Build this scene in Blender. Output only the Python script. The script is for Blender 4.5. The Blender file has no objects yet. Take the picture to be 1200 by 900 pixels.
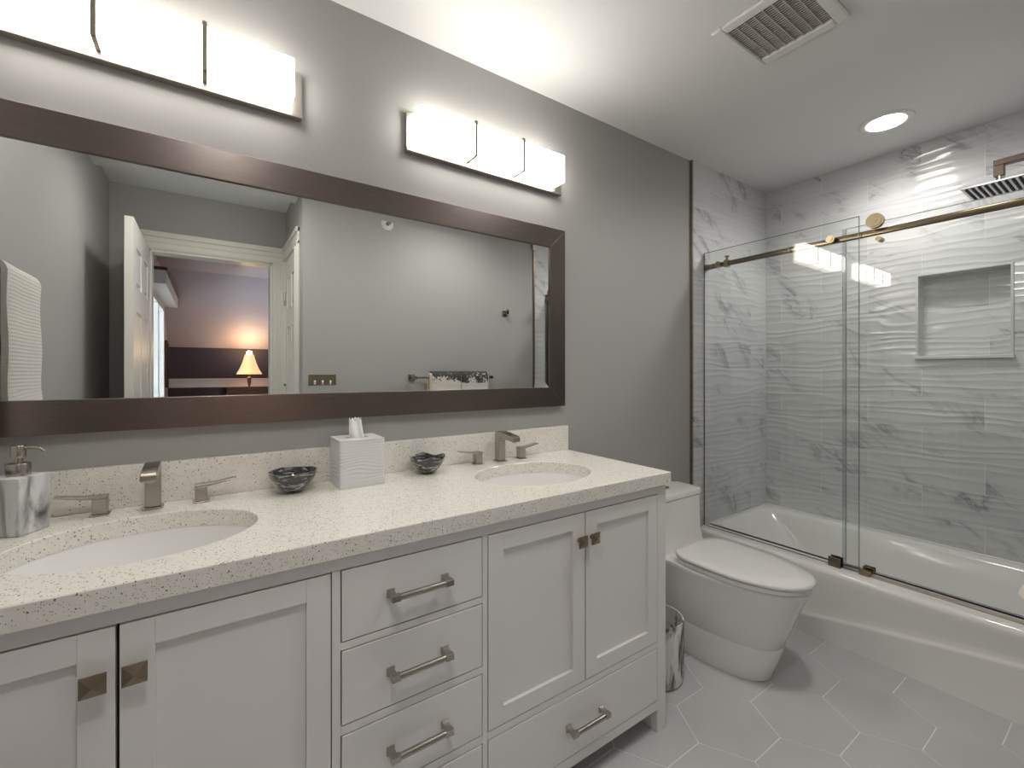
import bpy, bmesh, math, random
from mathutils import Vector, Matrix
random.seed(7)
S = bpy.context.scene
COL = S.collection
PI = math.pi

# ------------------------------------------------------------------ camera
cam_d = bpy.data.cameras.new('camera')
cam = bpy.data.objects.new('camera', cam_d); COL.objects.link(cam)
cam.location = (0, -1.5, 1.23)
cam.rotation_euler = (PI/2, 0, -math.radians(34.3))
cam_d.sensor_fit = 'HORIZONTAL'; cam_d.sensor_width = 36.0
cam_d.lens = 36.0*520/1200
cam_d.shift_y = -14/1200
cam_d.clip_start = 0.02
S.camera = cam
# ------------------------------------------------------------------ view, world
S.view_settings.view_transform = 'Standard'
S.view_settings.look = 'None'
S.view_settings.gamma = 1
S.view_settings.exposure = 2.0
S.view_settings.use_curve_mapping = False
W = bpy.data.worlds.new('World'); S.world = W; W.use_nodes = True
W.node_tree.nodes['Background'].inputs[0].default_value = (0.74, 0.80, 0.92, 1)
W.node_tree.nodes['Background'].inputs[1].default_value = 4.0
BAR_EMIT = 3.3        # vanity light shades
CAN_EMIT = 7.0        # recessed ceiling light lenses
CAN_W = 7.0          # beam of each recessed light
CEIL = 2.42

# ------------------------------------------------------------------ materials
def N(nt, t, **kw):
    n = nt.nodes.new(t)
    for k, v in kw.items():
        if k in n.inputs: n.inputs[k].default_value = v
        else: setattr(n, k, v)
    return n
def mat(name, col, rough=0.5, metal=0.0, spec=0.5, bump=None, vary=0.0, stretch=(1,1,1), coat=0.0):
    m = bpy.data.materials.new(name); m.use_nodes = True
    nt = m.node_tree; b = nt.nodes['Principled BSDF']
    b.inputs['Base Color'].default_value = (*col, 1)
    b.inputs['Roughness'].default_value = rough
    b.inputs['Metallic'].default_value = metal
    b.inputs['Specular IOR Level'].default_value = spec
    if coat: b.inputs['Coat Weight'].default_value = coat; b.inputs['Coat Roughness'].default_value = 0.05
    geo = N(nt, 'ShaderNodeTexCoord')
    mp = N(nt, 'ShaderNodeMapping'); mp.inputs['Scale'].default_value = stretch
    nt.links.new(geo.outputs['Object'], mp.inputs[0])
    if vary:
        nz = N(nt, 'ShaderNodeTexNoise', Scale=30.0, Detail=3.0)
        nt.links.new(mp.outputs[0], nz.inputs['Vector'])
        mx = N(nt, 'ShaderNodeMix', data_type='RGBA')
        mx.inputs[6].default_value = (*[c*(1-vary) for c in col], 1)
        mx.inputs[7].default_value = (*[min(1, c*(1+vary)) for c in col], 1)
        nt.links.new(nz.outputs[0], mx.inputs[0])
        nt.links.new(mx.outputs[2], b.inputs['Base Color'])
    if bump:
        nz = N(nt, 'ShaderNodeTexNoise', Scale=bump[0], Detail=2.0)
        nt.links.new(mp.outputs[0], nz.inputs['Vector'])
        bp = N(nt, 'ShaderNodeBump', Strength=bump[1], Distance=0.002)
        nt.links.new(nz.outputs[0], bp.inputs['Height'])
        nt.links.new(bp.outputs[0], b.inputs['Normal'])
    return m
def emit(name, col, s):
    m = bpy.data.materials.new(name); m.use_nodes = True
    b = m.node_tree.nodes['Principled BSDF']
    b.inputs['Base Color'].default_value = (*col, 1)
    b.inputs['Emission Color'].default_value = (*col, 1)
    b.inputs['Emission Strength'].default_value = s
    return m
def ramp(nt, src, stops, interp='LINEAR'):
    r = N(nt, 'ShaderNodeValToRGB'); r.color_ramp.interpolation = interp
    e = r.color_ramp.elements
    while len(e) < len(stops): e.new(0.5)
    for i, (p, c) in enumerate(stops):
        e[i].position = p; e[i].color = (*c, 1) if len(c) == 3 else c
    nt.links.new(src, r.inputs[0]); return r
def mixc(nt, fac, a, b, mode='MIX'):
    m = N(nt, 'ShaderNodeMix', data_type='RGBA', blend_type=mode)
    for idx, v in ((0, fac), (6, a), (7, b)):
        if isinstance(v, (int, float)): m.inputs[idx].default_value = v
        elif isinstance(v, tuple): m.inputs[idx].default_value = (*v, 1)
        else: nt.links.new(v, m.inputs[idx])
    return m.outputs[2]
def mth(nt, op, a, b=None, c=None):
    m = N(nt, 'ShaderNodeMath', operation=op)
    for i, v in enumerate((a, b, c)):
        if v is None: continue
        if isinstance(v, (int, float)): m.inputs[i].default_value = v
        else: nt.links.new(v, m.inputs[i])
    return m.outputs[0]

def marble_tile(name, axis, phase_u, phase_v=0.035, flip=1):
    """Wavy white marble-look wall tile, 457 x 152 mm running bond. axis: 0 -> u is X, 1 -> u is -Y."""
    m = bpy.data.materials.new(name); m.use_nodes = True
    nt = m.node_tree; b = nt.nodes['Principled BSDF']; L = nt.links.new
    geo = N(nt, 'ShaderNodeNewGeometry'); sp = N(nt, 'ShaderNodeSeparateXYZ'); L(geo.outputs['Position'], sp.inputs[0])
    u = sp.outputs[0] if axis == 0 else mth(nt, 'MULTIPLY', sp.outputs[1], -1.0)
    u0 = mth(nt, 'ADD', u, phase_u); v0 = mth(nt, 'SUBTRACT', sp.outputs[2], phase_v)
    uv = N(nt, 'ShaderNodeCombineXYZ'); L(u0, uv.inputs[0]); L(v0, uv.inputs[1])
    br = N(nt, 'ShaderNodeTexBrick', offset=0.5, offset_frequency=2, squash=1.0)
    br.inputs['Scale'].default_value = 1.0
    br.inputs['Mortar Size'].default_value = 0.0012; br.inputs['Mortar Smooth'].default_value = 0.1
    br.inputs['Brick Width'].default_value = 0.457; br.inputs['Row Height'].default_value = 0.152
    br.inputs['Color1'].default_value = (0, 0, 0, 1); br.inputs['Color2'].default_value = (1, 1, 1, 1)
    br.inputs['Mortar'].default_value = (0.5, 0.5, 0.5, 1); br.inputs['Bias'].default_value = 0.0
    L(uv.outputs[0], br.inputs['Vector'])
    rnd = br.outputs['Color']
    # marble, with its own offset in every tile
    off = N(nt, 'ShaderNodeVectorMath', operation='MULTIPLY'); L(rnd, off.inputs[0]); off.inputs[1].default_value = (0.9, 0.35, 3.0)
    rot = N(nt, 'ShaderNodeMapping'); L(uv.outputs[0], rot.inputs[0])
    rot.inputs['Rotation'].default_value = (0, 0, math.radians(38))
    rsc = N(nt, 'ShaderNodeMapping'); L(rot.outputs[0], rsc.inputs[0]); rsc.inputs['Scale'].default_value = (1.0, 2.8, 1)
    ad = N(nt, 'ShaderNodeVectorMath', operation='ADD'); L(rsc.outputs[0], ad.inputs[0]); L(off.outputs[0], ad.inputs[1])
    n1 = N(nt, 'ShaderNodeTexNoise', Scale=1.9, Detail=9.0, Roughness=0.66, Distortion=0.9); L(ad.outputs[0], n1.inputs['Vector'])
    v = mth(nt, 'ABSOLUTE', mth(nt, 'SUBTRACT', n1.outputs[0], 0.5))
    thin = ramp(nt, v, [(0.0, (1,1,1)), (0.012, (0.55,)*3), (0.035, (0,0,0))])
    wide = ramp(nt, v, [(0.0, (1,1,1)), (0.16, (0,0,0))])
    n2 = N(nt, 'ShaderNodeTexNoise', Scale=2.6, Detail=3.0); L(ad.outputs[0], n2.inputs['Vector'])
    patch = ramp(nt, n2.outputs[0], [(0.50, (0,0,0)), (0.70, (1,1,1))])
    tv = mth(nt, 'MULTIPLY', thin.outputs[0], patch.outputs[0])
    wv = mth(nt, 'MULTIPLY', wide.outputs[0], patch.outputs[0])
    c = mixc(nt, mth(nt, 'MULTIPLY', wv, 0.28), (0.68, 0.685, 0.69), (0.38, 0.39, 0.42))
    c = mixc(nt, mth(nt, 'MULTIPLY', tv, 0.80), c, (0.17, 0.17, 0.19))
    tone = N(nt, 'ShaderNodeSeparateColor'); L(rnd, tone.inputs[0])
    tt = mth(nt, 'ADD', mth(nt, 'MULTIPLY', tone.outputs[0], 0.10), 0.90)
    tc = N(nt, 'ShaderNodeCombineColor'); [L(tt, tc.inputs[i]) for i in range(3)]
    c = mixc(nt, 1.0, c, tc.outputs[0], 'MULTIPLY')
    c = mixc(nt, mth(nt, 'MULTIPLY', br.outputs['Fac'], 0.7), c, (0.86, 0.86, 0.86))
    L(c, b.inputs['Base Color'])
    b.inputs['Roughness'].default_value = 0.12; b.inputs['Specular IOR Level'].default_value = 0.5
    # waves
    wv_uv = N(nt, 'ShaderNodeMapping'); L(uv.outputs[0], wv_uv.inputs[0]); wv_uv.inputs['Scale'].default_value = (2.6, 9.0, 1)
    wn = N(nt, 'ShaderNodeTexNoise', Scale=1.0, Detail=1.5, Roughness=0.45); L(wv_uv.outputs[0], wn.inputs['Vector'])
    ph = mth(nt, 'ADD', mth(nt, 'MULTIPLY', v0, 1.0/0.038), mth(nt, 'MULTIPLY', wn.outputs[0], 3.0))
    s = mth(nt, 'SINE', mth(nt, 'MULTIPLY', ph, PI))
    s = mth(nt, 'SUBTRACT', 1.0, mth(nt, 'ABSOLUTE', s))
    wa = N(nt, 'ShaderNodeMapping'); L(uv.outputs[0], wa.inputs[0]); wa.inputs['Scale'].default_value = (4.0, 14.0, 1)
    an = N(nt, 'ShaderNodeTexNoise', Scale=1.0, Detail=1.0); L(wa.outputs[0], an.inputs['Vector'])
    amp = ramp(nt, an.outputs[0], [(0.3, (0.35,)*3), (0.65, (1,1,1))])
    h = mth(nt, 'MULTIPLY', s, amp.outputs[0])
    h = mth(nt, 'SUBTRACT', h, mth(nt, 'MULTIPLY', br.outputs['Fac'], 0.25))
    bp = N(nt, 'ShaderNodeBump', Strength=1.0, Distance=0.0022); L(h, bp.inputs['Height']); L(bp.outputs[0], b.inputs['Normal'])
    return m

def quartz(name):
    m = mat(name, (0.7, 0.66, 0.58), 0.22); nt = m.node_tree; b = nt.nodes['Principled BSDF']; L = nt.links.new
    geo = N(nt, 'ShaderNodeNewGeometry')
    v1 = N(nt, 'ShaderNodeTexVoronoi', Scale=330.0); L(geo.outputs['Position'], v1.inputs['Vector'])
    n1 = N(nt, 'ShaderNodeTexNoise', Scale=70.0, Detail=2.0); L(geo.outputs['Position'], n1.inputs['Vector'])
    base = mixc(nt, n1.outputs[0], (0.78, 0.755, 0.69), (0.90, 0.88, 0.82))
    sepc = N(nt, 'ShaderNodeSeparateColor'); L(v1.outputs['Color'], sepc.inputs[0])
    pick = mth(nt, 'GREATER_THAN', sepc.outputs[0], 0.72)
    near = mth(nt, 'LESS_THAN', v1.outputs['Distance'], mth(nt, 'MULTIPLY', sepc.outputs[1], 0.55))
    sp = mth(nt, 'MULTIPLY', pick, near)
    tone = ramp(nt, sepc.outputs[2], [(0.0, (0.12, 0.10, 0.08)), (0.5, (0.30, 0.25, 0.19)), (1.0, (0.50, 0.44, 0.35))])
    c = mixc(nt, mth(nt, 'MULTIPLY', sp, 0.9), base, tone.outputs[0])
    v2 = N(nt, 'ShaderNodeTexVoronoi', Scale=170.0); L(geo.outputs['Position'], v2.inputs['Vector'])
    s2 = N(nt, 'ShaderNodeSeparateColor'); L(v2.outputs['Color'], s2.inputs[0])
    sp2 = mth(nt, 'MULTIPLY', mth(nt, 'GREATER_THAN', s2.outputs[0], 0.82), mth(nt, 'LESS_THAN', v2.outputs['Distance'], 0.27))
    c = mixc(nt, mth(nt, 'MULTIPLY', sp2, 0.85), c, (0.12, 0.095, 0.065))
    L(c, b.inputs['Base Color']); return m

def swirl(name, a, bcol, scale, dist, rough, squash=(1,1,3), coat=0.0, lo=0.4, hi=0.62):
    m = mat(name, a, rough, coat=coat); nt = m.node_tree; b = nt.nodes['Principled BSDF']; L = nt.links.new
    tc = N(nt, 'ShaderNodeTexCoord'); mp = N(nt, 'ShaderNodeMapping'); mp.inputs['Scale'].default_value = squash
    L(tc.outputs['Object'], mp.inputs[0])
    n = N(nt, 'ShaderNodeTexNoise', Scale=scale, Detail=5.0, Distortion=dist); L(mp.outputs[0], n.inputs['Vector'])
    r = ramp(nt, n.outputs[0], [(lo, a), (hi, bcol)]); L(r.outputs[0], b.inputs['Base Color']); return m

def glass(name, tint):
    m = bpy.data.materials.new(name); m.use_nodes = True; nt = m.node_tree; L = nt.links.new
    for n in list(nt.nodes):
        if n.type == 'BSDF_PRINCIPLED': nt.nodes.remove(n)
    out = [n for n in nt.nodes if n.type == 'OUTPUT_MATERIAL'][0]
    tr = N(nt, 'ShaderNodeBsdfTransparent'); tr.inputs[0].default_value = (*tint, 1)
    gl = N(nt, 'ShaderNodeBsdfGlossy'); gl.inputs['Roughness'].default_value = 0.0
    fr = N(nt, 'ShaderNodeFresnel', IOR=1.5)
    mx = N(nt, 'ShaderNodeMixShader'); L(fr.outputs[0], mx.inputs[0]); L(tr.outputs[0], mx.inputs[1]); L(gl.outputs[0], mx.inputs[2])
    L(mx.outputs[0], out.inputs[0]); return m

M = {}
M['paint'] = mat('grey_wall_paint', (0.385, 0.38, 0.37), 0.55, bump=(450, 0.08))
M['ceil'] = mat('ceiling_paint', (0.74, 0.74, 0.73), 0.7, bump=(400, 0.08))
M['white'] = mat('white_cabinet_paint', (0.82, 0.81, 0.80), 0.35)
M['inside'] = mat('interior_shadow_paint', (0.03, 0.03, 0.03), 0.8)
M['trim'] = mat('cream_trim_paint', (0.74, 0.72, 0.66), 0.35)
M['china'] = mat('white_china', (0.88, 0.87, 0.86), 0.08, coat=0.4)
M['acryl'] = mat('white_tub_enamel', (0.90, 0.89, 0.87), 0.12, coat=0.3)
M['quartz'] = quartz('speckled_quartz')
M['nickel'] = mat('brushed_nickel', (0.42, 0.395, 0.355), 0.26, 1.0, vary=0.12, stretch=(1, 1, 20))
M['bronze'] = mat('aged_bronze', (0.30, 0.25, 0.19), 0.3, 1.0, vary=0.25)
M['rail'] = mat('dark_brass_rail', (0.19, 0.155, 0.10), 0.16, 1.0, vary=0.1)
M['dark_bronze'] = mat('dark_bronze_arm', (0.075, 0.058, 0.046), 0.3, 1.0)
M['brass'] = mat('champagne_brass', (0.42, 0.345, 0.22), 0.25, 1.0, vary=0.15)
M['steel'] = mat('satin_fixture_steel', (0.55, 0.51, 0.45), 0.3, 1.0)
M['frame_h'] = mat('brushed_pewter_rail', (0.195, 0.165, 0.150), 0.28, 1.0, vary=0.22, stretch=(0.6, 30, 30), bump=(25, 0.05))
M['frame_v'] = mat('brushed_pewter_stile', (0.195, 0.165, 0.150), 0.28, 1.0, vary=0.22, stretch=(30, 30, 0.6), bump=(25, 0.05))
M['mirror'] = mat('mirror_silver', (0.86, 0.88, 0.87), 0.0, 1.0)
M['black'] = mat('slot_shadow_black', (0.01, 0.01, 0.01), 0.6)
M['shade'] = emit('lit_frosted_shade', (1.0, 0.955, 0.88), BAR_EMIT)
M['can'] = emit('lit_downlight_lens', (1.0, 0.97, 0.92), CAN_EMIT)
M['plastic'] = mat('white_plastic', (0.75, 0.75, 0.73), 0.4)
M['grout'] = mat('light_grout', (0.95, 0.95, 0.94), 0.8)
M['hex'] = mat('grey_floor_tile', (0.60, 0.60, 0.605), 0.36, vary=0.10, stretch=(0.15,)*3)
M['glass'] = glass('clear_glass', (0.985, 0.995, 0.99))
M['door_edge'] = mat('pale_glass_edge', (0.42, 0.50, 0.48), 0.1)
M['lampmetal'] = mat('dull_fixture_metal', (0.28, 0.25, 0.22), 0.45, 1.0)
M['glass_edge'] = mat('green_glass_edge', (0.10, 0.15, 0.14), 0.15)
M['tile_r'] = marble_tile('wavy_marble_niche_wall', 1, 0.457*0.5 - 1.023 + 0.457*3, flip=1)
M['tile_b'] = marble_tile('wavy_marble_faucet_wall', 0, 0.1, flip=-1)
M['soap'] = swirl('marbled_resin', (0.74, 0.75, 0.76), (0.07, 0.07, 0.08), 7.0, 1.6, 0.3, (2.4, 2.4, 0.6), lo=0.42, hi=0.66)
M['bin'] = swirl('marbled_ribbed_resin', (0.80, 0.79, 0.77), (0.10, 0.10, 0.11), 7.0, 1.5, 0.35, (2, 2, 0.8), lo=0.45, hi=0.60)
M['bowl'] = swirl('swirled_art_glass', (0.015, 0.016, 0.018), (0.55, 0.56, 0.56), 16.0, 2.5, 0.04, (1, 1, 3.0), coat=1.0, lo=0.50, hi=0.70)
M['tissue_box'] = mat('white_ceramic_matte', (0.74, 0.74, 0.75), 0.35)
M['tissue'] = mat('tissue_paper', (0.9, 0.9, 0.9), 0.9)
M['waffle'] = mat('waffle_cotton', (0.72, 0.70, 0.66), 0.95)
M['beige_cotton'] = mat('beige_terry', (0.62, 0.54, 0.46), 0.95, bump=(300, 0.8))
M['plum'] = mat('dark_plum_paint', (0.055, 0.045, 0.065), 0.6)
M['lilac'] = mat('grey_lilac_paint', (0.55, 0.51, 0.54), 0.6)
M['carpet'] = mat('bedroom_carpet', (0.30, 0.27, 0.25), 0.95, bump=(200, 0.5))
M['wood'] = mat('dark_wood', (0.07, 0.035, 0.02), 0.3, vary=0.3, stretch=(1, 8, 8))
M['lampshade'] = emit('warm_lampshade', (1.0, 0.62, 0.30), 0.24)
M['amber'] = emit('amber_glass_lit', (1.0, 0.50, 0.16), 0.6)
M['curtain'] = mat('grey_sheer_curtain', (0.55, 0.55, 0.56), 0.9)

def waffle_bump(m, s=330.0, d=0.0016):
    nt = m.node_tree; b = nt.nodes['Principled BSDF']; L = nt.links.new
    tc = N(nt, 'ShaderNodeTexCoord'); sp = N(nt, 'ShaderNodeSeparateXYZ'); L(tc.outputs['Object'], sp.inputs[0])
    a = mth(nt, 'ABSOLUTE', mth(nt, 'SINE', mth(nt, 'MULTIPLY', sp.outputs[1], s))); c = mth(nt, 'ABSOLUTE', mth(nt, 'SINE', mth(nt, 'MULTIPLY', sp.outputs[2], s)))
    h = mth(nt, 'MAXIMUM', a, c)
    bp = N(nt, 'ShaderNodeBump', Strength=1.0, Distance=d); L(h, bp.inputs['Height']); L(bp.outputs[0], b.inputs['Normal'])
    z = mth(nt, 'MULTIPLY', sp.outputs[2], 170.0)
    r = ramp(nt, mth(nt, 'SINE', z), [(0.0, (0.5, 0.5, 0.5)), (0.3, (1, 1, 1))])
    return m
waffle_bump(M['waffle'])
# decorative towel: dark sequin-like cloud pattern at the top, white below
def deco():
    m = mat('black_and_white_jacquard', (0.7, 0.68, 0.65), 0.9); nt = m.node_tree; b = nt.nodes['Principled BSDF']; L = nt.links.new
    g = N(nt, 'ShaderNodeNewGeometry'); sp = N(nt, 'ShaderNodeSeparateXYZ'); L(g.outputs['Position'], sp.inputs[0])
    n = N(nt, 'ShaderNodeTexNoise', Scale=75.0, Detail=4.0); L(g.outputs['Position'], n.inputs['Vector'])
    n2 = N(nt, 'ShaderNodeTexNoise', Scale=12.0, Detail=2.0); L(g.outputs['Position'], n2.inputs['Vector'])
    z = mth(nt, 'MULTIPLY', mth(nt, 'SUBTRACT', sp.outputs[2], 1.158), 4.5)
    f = mth(nt, 'ADD', mth(nt, 'ADD', n.outputs[0], z), mth(nt, 'MULTIPLY', mth(nt, 'SUBTRACT', n2.outputs[0], 0.5), 0.9))
    r = ramp(nt, f, [(0.50, (0.70, 0.67, 0.63)), (0.62, (0.05, 0.05, 0.05))]); L(r.outputs[0], b.inputs['Base Color'])
    return m
M['deco'] = deco()

# ------------------------------------------------------------------ mesh helpers
ORG = {}
def new(): return bmesh.new()
def bx(bm, x0, x1, y0, y1, z0, z1, mi=0, rot=None, piv=None):
    vs = [bm.verts.new((x, y, z)) for x in (x0, x1) for y in (y0, y1) for z in (z0, z1)]
    fs = [(0,1,3,2), (4,6,7,5), (0,4,5,1), (2,3,7,6), (0,2,6,4), (1,5,7,3)]
    for f in fs:
        fc = bm.faces.new([vs[i] for i in f]); fc.material_index = mi
    if rot is not None:
        bmesh.ops.rotate(bm, verts=vs, cent=piv or ((x0+x1)/2, (y0+y1)/2, (z0+z1)/2), matrix=rot)
    return vs
def cyl(bm, p, q, r, n=24, r2=None, cap=True, mi=0):
    p, q = Vector(p), Vector(q); d = (q-p).normalized()
    a = d.orthogonal().normalized(); b = d.cross(a); r2 = r if r2 is None else r2
    A = [bm.verts.new(p + (a*math.cos(2*PI*i/n)+b*math.sin(2*PI*i/n))*r) for i in range(n)]
    B = [bm.verts.new(q + (a*math.cos(2*PI*i/n)+b*math.sin(2*PI*i/n))*r2) for i in range(n)]
    for i in range(n):
        bm.faces.new((A[i], A[(i+1) % n], B[(i+1) % n], B[i])).material_index = mi
    if cap:
        bm.faces.new(A[::-1]).material_index = mi; bm.faces.new(B).material_index = mi
    return A+B
def loft(bm, rings, cap0=True, cap1=True, closed=True, mi=0):
    V = [[bm.verts.new(p) for p in r] for r in rings]
    n = len(V[0])
    for i in range(len(V)-1):
        for j in range(n if closed else n-1):
            k = (j+1) % n
            bm.faces.new((V[i][j], V[i][k], V[i+1][k], V[i+1][j])).material_index = mi
    if cap0: bm.faces.new(V[0][::-1]).material_index = mi
    if cap1: bm.faces.new(V[-1]).material_index = mi
    return V
def lathe(bm, prof, c, n=40, sx=1, sy=1, cap0=True, cap1=True, rmod=None):
    rings = []
    for (r, z) in prof:
        ring = []
        for i in range(n):
            t = 2*PI*i/n; rr = r*(rmod(t, z) if rmod else 1)
            ring.append((c[0]+rr*sx*math.cos(t), c[1]+rr*sy*math.sin(t), c[2]+z))
        rings.append(ring)
    return loft(bm, rings, cap0, cap1)
def origin(o):
    return ORG.get(o.name, Vector((0, 0, 0)))
def obj(name, bm, m, parent=None, smooth=None, bevel=0, bseg=2, label=None, cat=None, group=None, kind=None, loc=None):
    bmesh.ops.recalc_face_normals(bm, faces=bm.faces[:])
    o_ = Vector(loc) if loc else (origin(parent) if parent else Vector((0, 0, 0)))
    if o_.length: bmesh.ops.translate(bm, verts=bm.verts[:], vec=-o_)
    me = bpy.data.meshes.new(name); bm.to_mesh(me); bm.free()
    for k in (m if isinstance(m, (list, tuple)) else [m]): me.materials.append(k)
    if smooth is not None or bevel:
        for p in me.polygons: p.use_smooth = True
        me.set_sharp_from_angle(angle=math.radians(smooth if smooth is not None else 40))
    o = bpy.data.objects.new(name, me); COL.objects.link(o)
    if parent: o.parent = parent; ORG[o.name] = origin(parent)
    elif loc: o.location = o_; ORG[o.name] = o_
    if bevel:
        b = o.modifiers.new('bevel', 'BEVEL'); b.width = bevel; b.segments = bseg; b.limit_method = 'ANGLE'; b.angle_limit = math.radians(40)
        b.harden_normals = True
    tag(o, label, cat, group, kind); return o
def tag(o, label=None, cat=None, group=None, kind=None):
    if label: o['label'] = label
    if cat: o['category'] = cat
    if group: o['group'] = group
    if kind: o['kind'] = kind
def thing(name, loc, label, cat, group=None):
    o = bpy.data.objects.new(name, None); COL.objects.link(o); o.location = loc; o.empty_display_size = 0.1
    ORG[o.name] = Vector(loc); tag(o, label, cat, group); return o
def copy_tree(o, parent=None, loc=None, label=None, ren=None):
    c = o.copy(); COL.objects.link(c); c.parent = parent
    if loc is not None: c.location = loc
    ORG[c.name] = ORG.get(o.name, Vector((0, 0, 0))) if parent else Vector(c.location)
    if label: c['label'] = label
    for ch in list(o.children): copy_tree(ch, c)
    return c
def struct(name, bm, m, **k): return obj(name, bm, m, kind='structure', **k)
def rrect(x0, x1, y0, y1, r, z, n=6):
    pts = []
    for cx, cy, a0 in ((x1-r, y1-r, 0), (x0+r, y1-r, 90), (x0+r, y0+r, 180), (x1-r, y0+r, 270)):
        for i in range(n+1):
            a = math.radians(a0+90*i/n); pts.append((cx+r*math.cos(a), cy+r*math.sin(a), z))
    return pts

# ================================================================== room shell
XL, XR, YF, YA, XA, XT = -0.515, 3.06, -1.50, -2.23, 0.473, 2.245
TZ = 0.012   # tile thickness
b = new(); bx(b, XL-0.12, XR+0.13, YA-0.0, 0.12, -0.10, -0.012); struct('floor_slab', b, M['grout']).name = 'floor_base'
# hexagonal floor tiles (floor surface, tops at z = 0) over the grout bed
b = new(); bx(b, XL, XR, YA, 0, -0.012, -0.0015, mi=1)
s = 0.1645; g = 0.0022
for ci in range(-10, 16):
    for ri in range(-20, 6):
        cx = 1.424 + s/2 + ci*1.5*s
        cy = -0.49 + s*math.sqrt(3)/2 + ri*s*math.sqrt(3) + (s*math.sqrt(3)/2 if ci % 2 else 0)
        pts = [(cx+(s-g)*math.cos(PI/3*k), cy+(s-g)*math.sin(PI/3*k)) for k in range(6)]
        # clip to the room rectangle
        def clip(P, ax, lim, sg):
            out = []
            for i in range(len(P)):
                p, q = P[i], P[(i+1) % len(P)]
                ip, iq = (p[ax]-lim)*sg >= 0, (q[ax]-lim)*sg >= 0
                if ip: out.append(p)
                if ip != iq:
                    t = (lim-p[ax])/(q[ax]-p[ax]); out.append((p[0]+(q[0]-p[0])*t, p[1]+(q[1]-p[1])*t))
            return out
        for ax, lim, sg in ((0, XL, 1), (0, 2.42, -1), (1, YA, 1), (1, 0, -1)):
            if pts: pts = clip(pts, ax, lim, sg)
        if len(pts) < 3: continue
        T = [b.verts.new((x, y, 0)) for x, y in pts]; B = [b.verts.new((x, y, -0.0016)) for x, y in pts]
        try:
            b.faces.new(T)
            for i in range(len(T)): b.faces.new((T[i], B[i], B[(i+1) % len(T)], T[(i+1) % len(T)]))
        except Exception: pass
struct('floor', b, [M['hex'], M['grout']])
# ceiling with a hole-free slab
b = new(); bx(b, XL-0.12, XR+0.13, YA, 0.12, CEIL, CEIL+0.1); struct('ceiling', b, M['ceil'])
# vanity wall
b = new(); bx(b, XL-0.12, XR+0.13, 0, 0.12, 0, CEIL); struct('wall_back', b, M['paint'])
b = new(); bx(b, XT, XR, -TZ, 0.0, 0.30, CEIL); bx(b, XT, 2.34, -TZ, 0, 0, 0.30); struct('wall_back_tile', b, M['tile_b'])
b = new(); bx(b, XT-0.010, XT, -TZ-0.003, 0, 0, CEIL); struct('trim_1', b, M['bronze'])
# left wall
b = new(); bx(b, XL-0.12, XL, YA, 0, 0, CEIL); struct('wall_left', b, M['paint'])
# opposite wall
b = new(); bx(b, XA, XR+0.13, YA, YF, 0, CEIL); struct('wall_front', b, M['paint'])
b = new(); bx(b, XT, XR, YF, YF+TZ, 0.30, CEIL); bx(b, XT, 2.34, YF, YF+TZ, 0, 0.30); struct('wall_front_tile', b, M['tile_b'])
b = new(); bx(b, XT-0.010, XT, YF, YF+TZ+0.003, 0, CEIL); struct('trim_2', b, M['bronze'])
# niche wall
ny0, ny1, nz0, nz1, nd = -1.105, -0.782, 1.310, 1.728, 0.09
b = new()
def q(*ps): b.faces.new([b.verts.new(p) for p in ps])
X = XR
for (y0, y1, z0, z1) in ((YF, 0, 0, nz0), (YF, 0, nz1, CEIL), (YF, ny0, nz0, nz1), (ny1, 0, nz0, nz1)):
    q((X, y0, z0), (X, y1, z0), (X, y1, z1), (X, y0, z1))
q((X+nd, ny0, nz0), (X+nd, ny1, nz0), (X+nd, ny1, nz1), (X+nd, ny0, nz1))
q((X, ny0, nz0), (X, ny1, nz0), (X+nd, ny1, nz0), (X+nd, ny0, nz0))
q((X, ny0, nz1), (X, ny1, nz1), (X+nd, ny1, nz1), (X+nd, ny0, nz1))
q((X, ny0, nz0), (X, ny0, nz1), (X+nd, ny0, nz1), (X+nd, ny0, nz0))
q((X, ny1, nz0), (X, ny1, nz1), (X+nd, ny1, nz1), (X+nd, ny1, nz0))
bx(b, X+nd+0.005, X+0.13, YF, 0.12, 0, CEIL)
bmesh.ops.remove_doubles(b, verts=b.verts[:], dist=1e-5)
struct('wall_right', b, M['tile_r'])
M['pencil'] = mat('pale_marble_pencil_trim', (0.62, 0.63, 0.64), 0.2)
b = new(); t = 0.010
bx(b, X-0.004, X+0.004, ny0-t, ny0, nz0, nz1+t); bx(b, X-0.004, X+0.004, ny1, ny1+t, nz0, nz1+t)
bx(b, X-0.004, X+0.004, ny0, ny1, nz1, nz1+t)
struct('trim_3', b, M['pencil'], bevel=0.002)
b = new(); bx(b, X-0.020, X+nd, ny0-t-0.004, ny1+t+0.004, nz0-0.014, nz0+0.002); struct('trim_4', b, M['pencil'], bevel=0.003)

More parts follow.
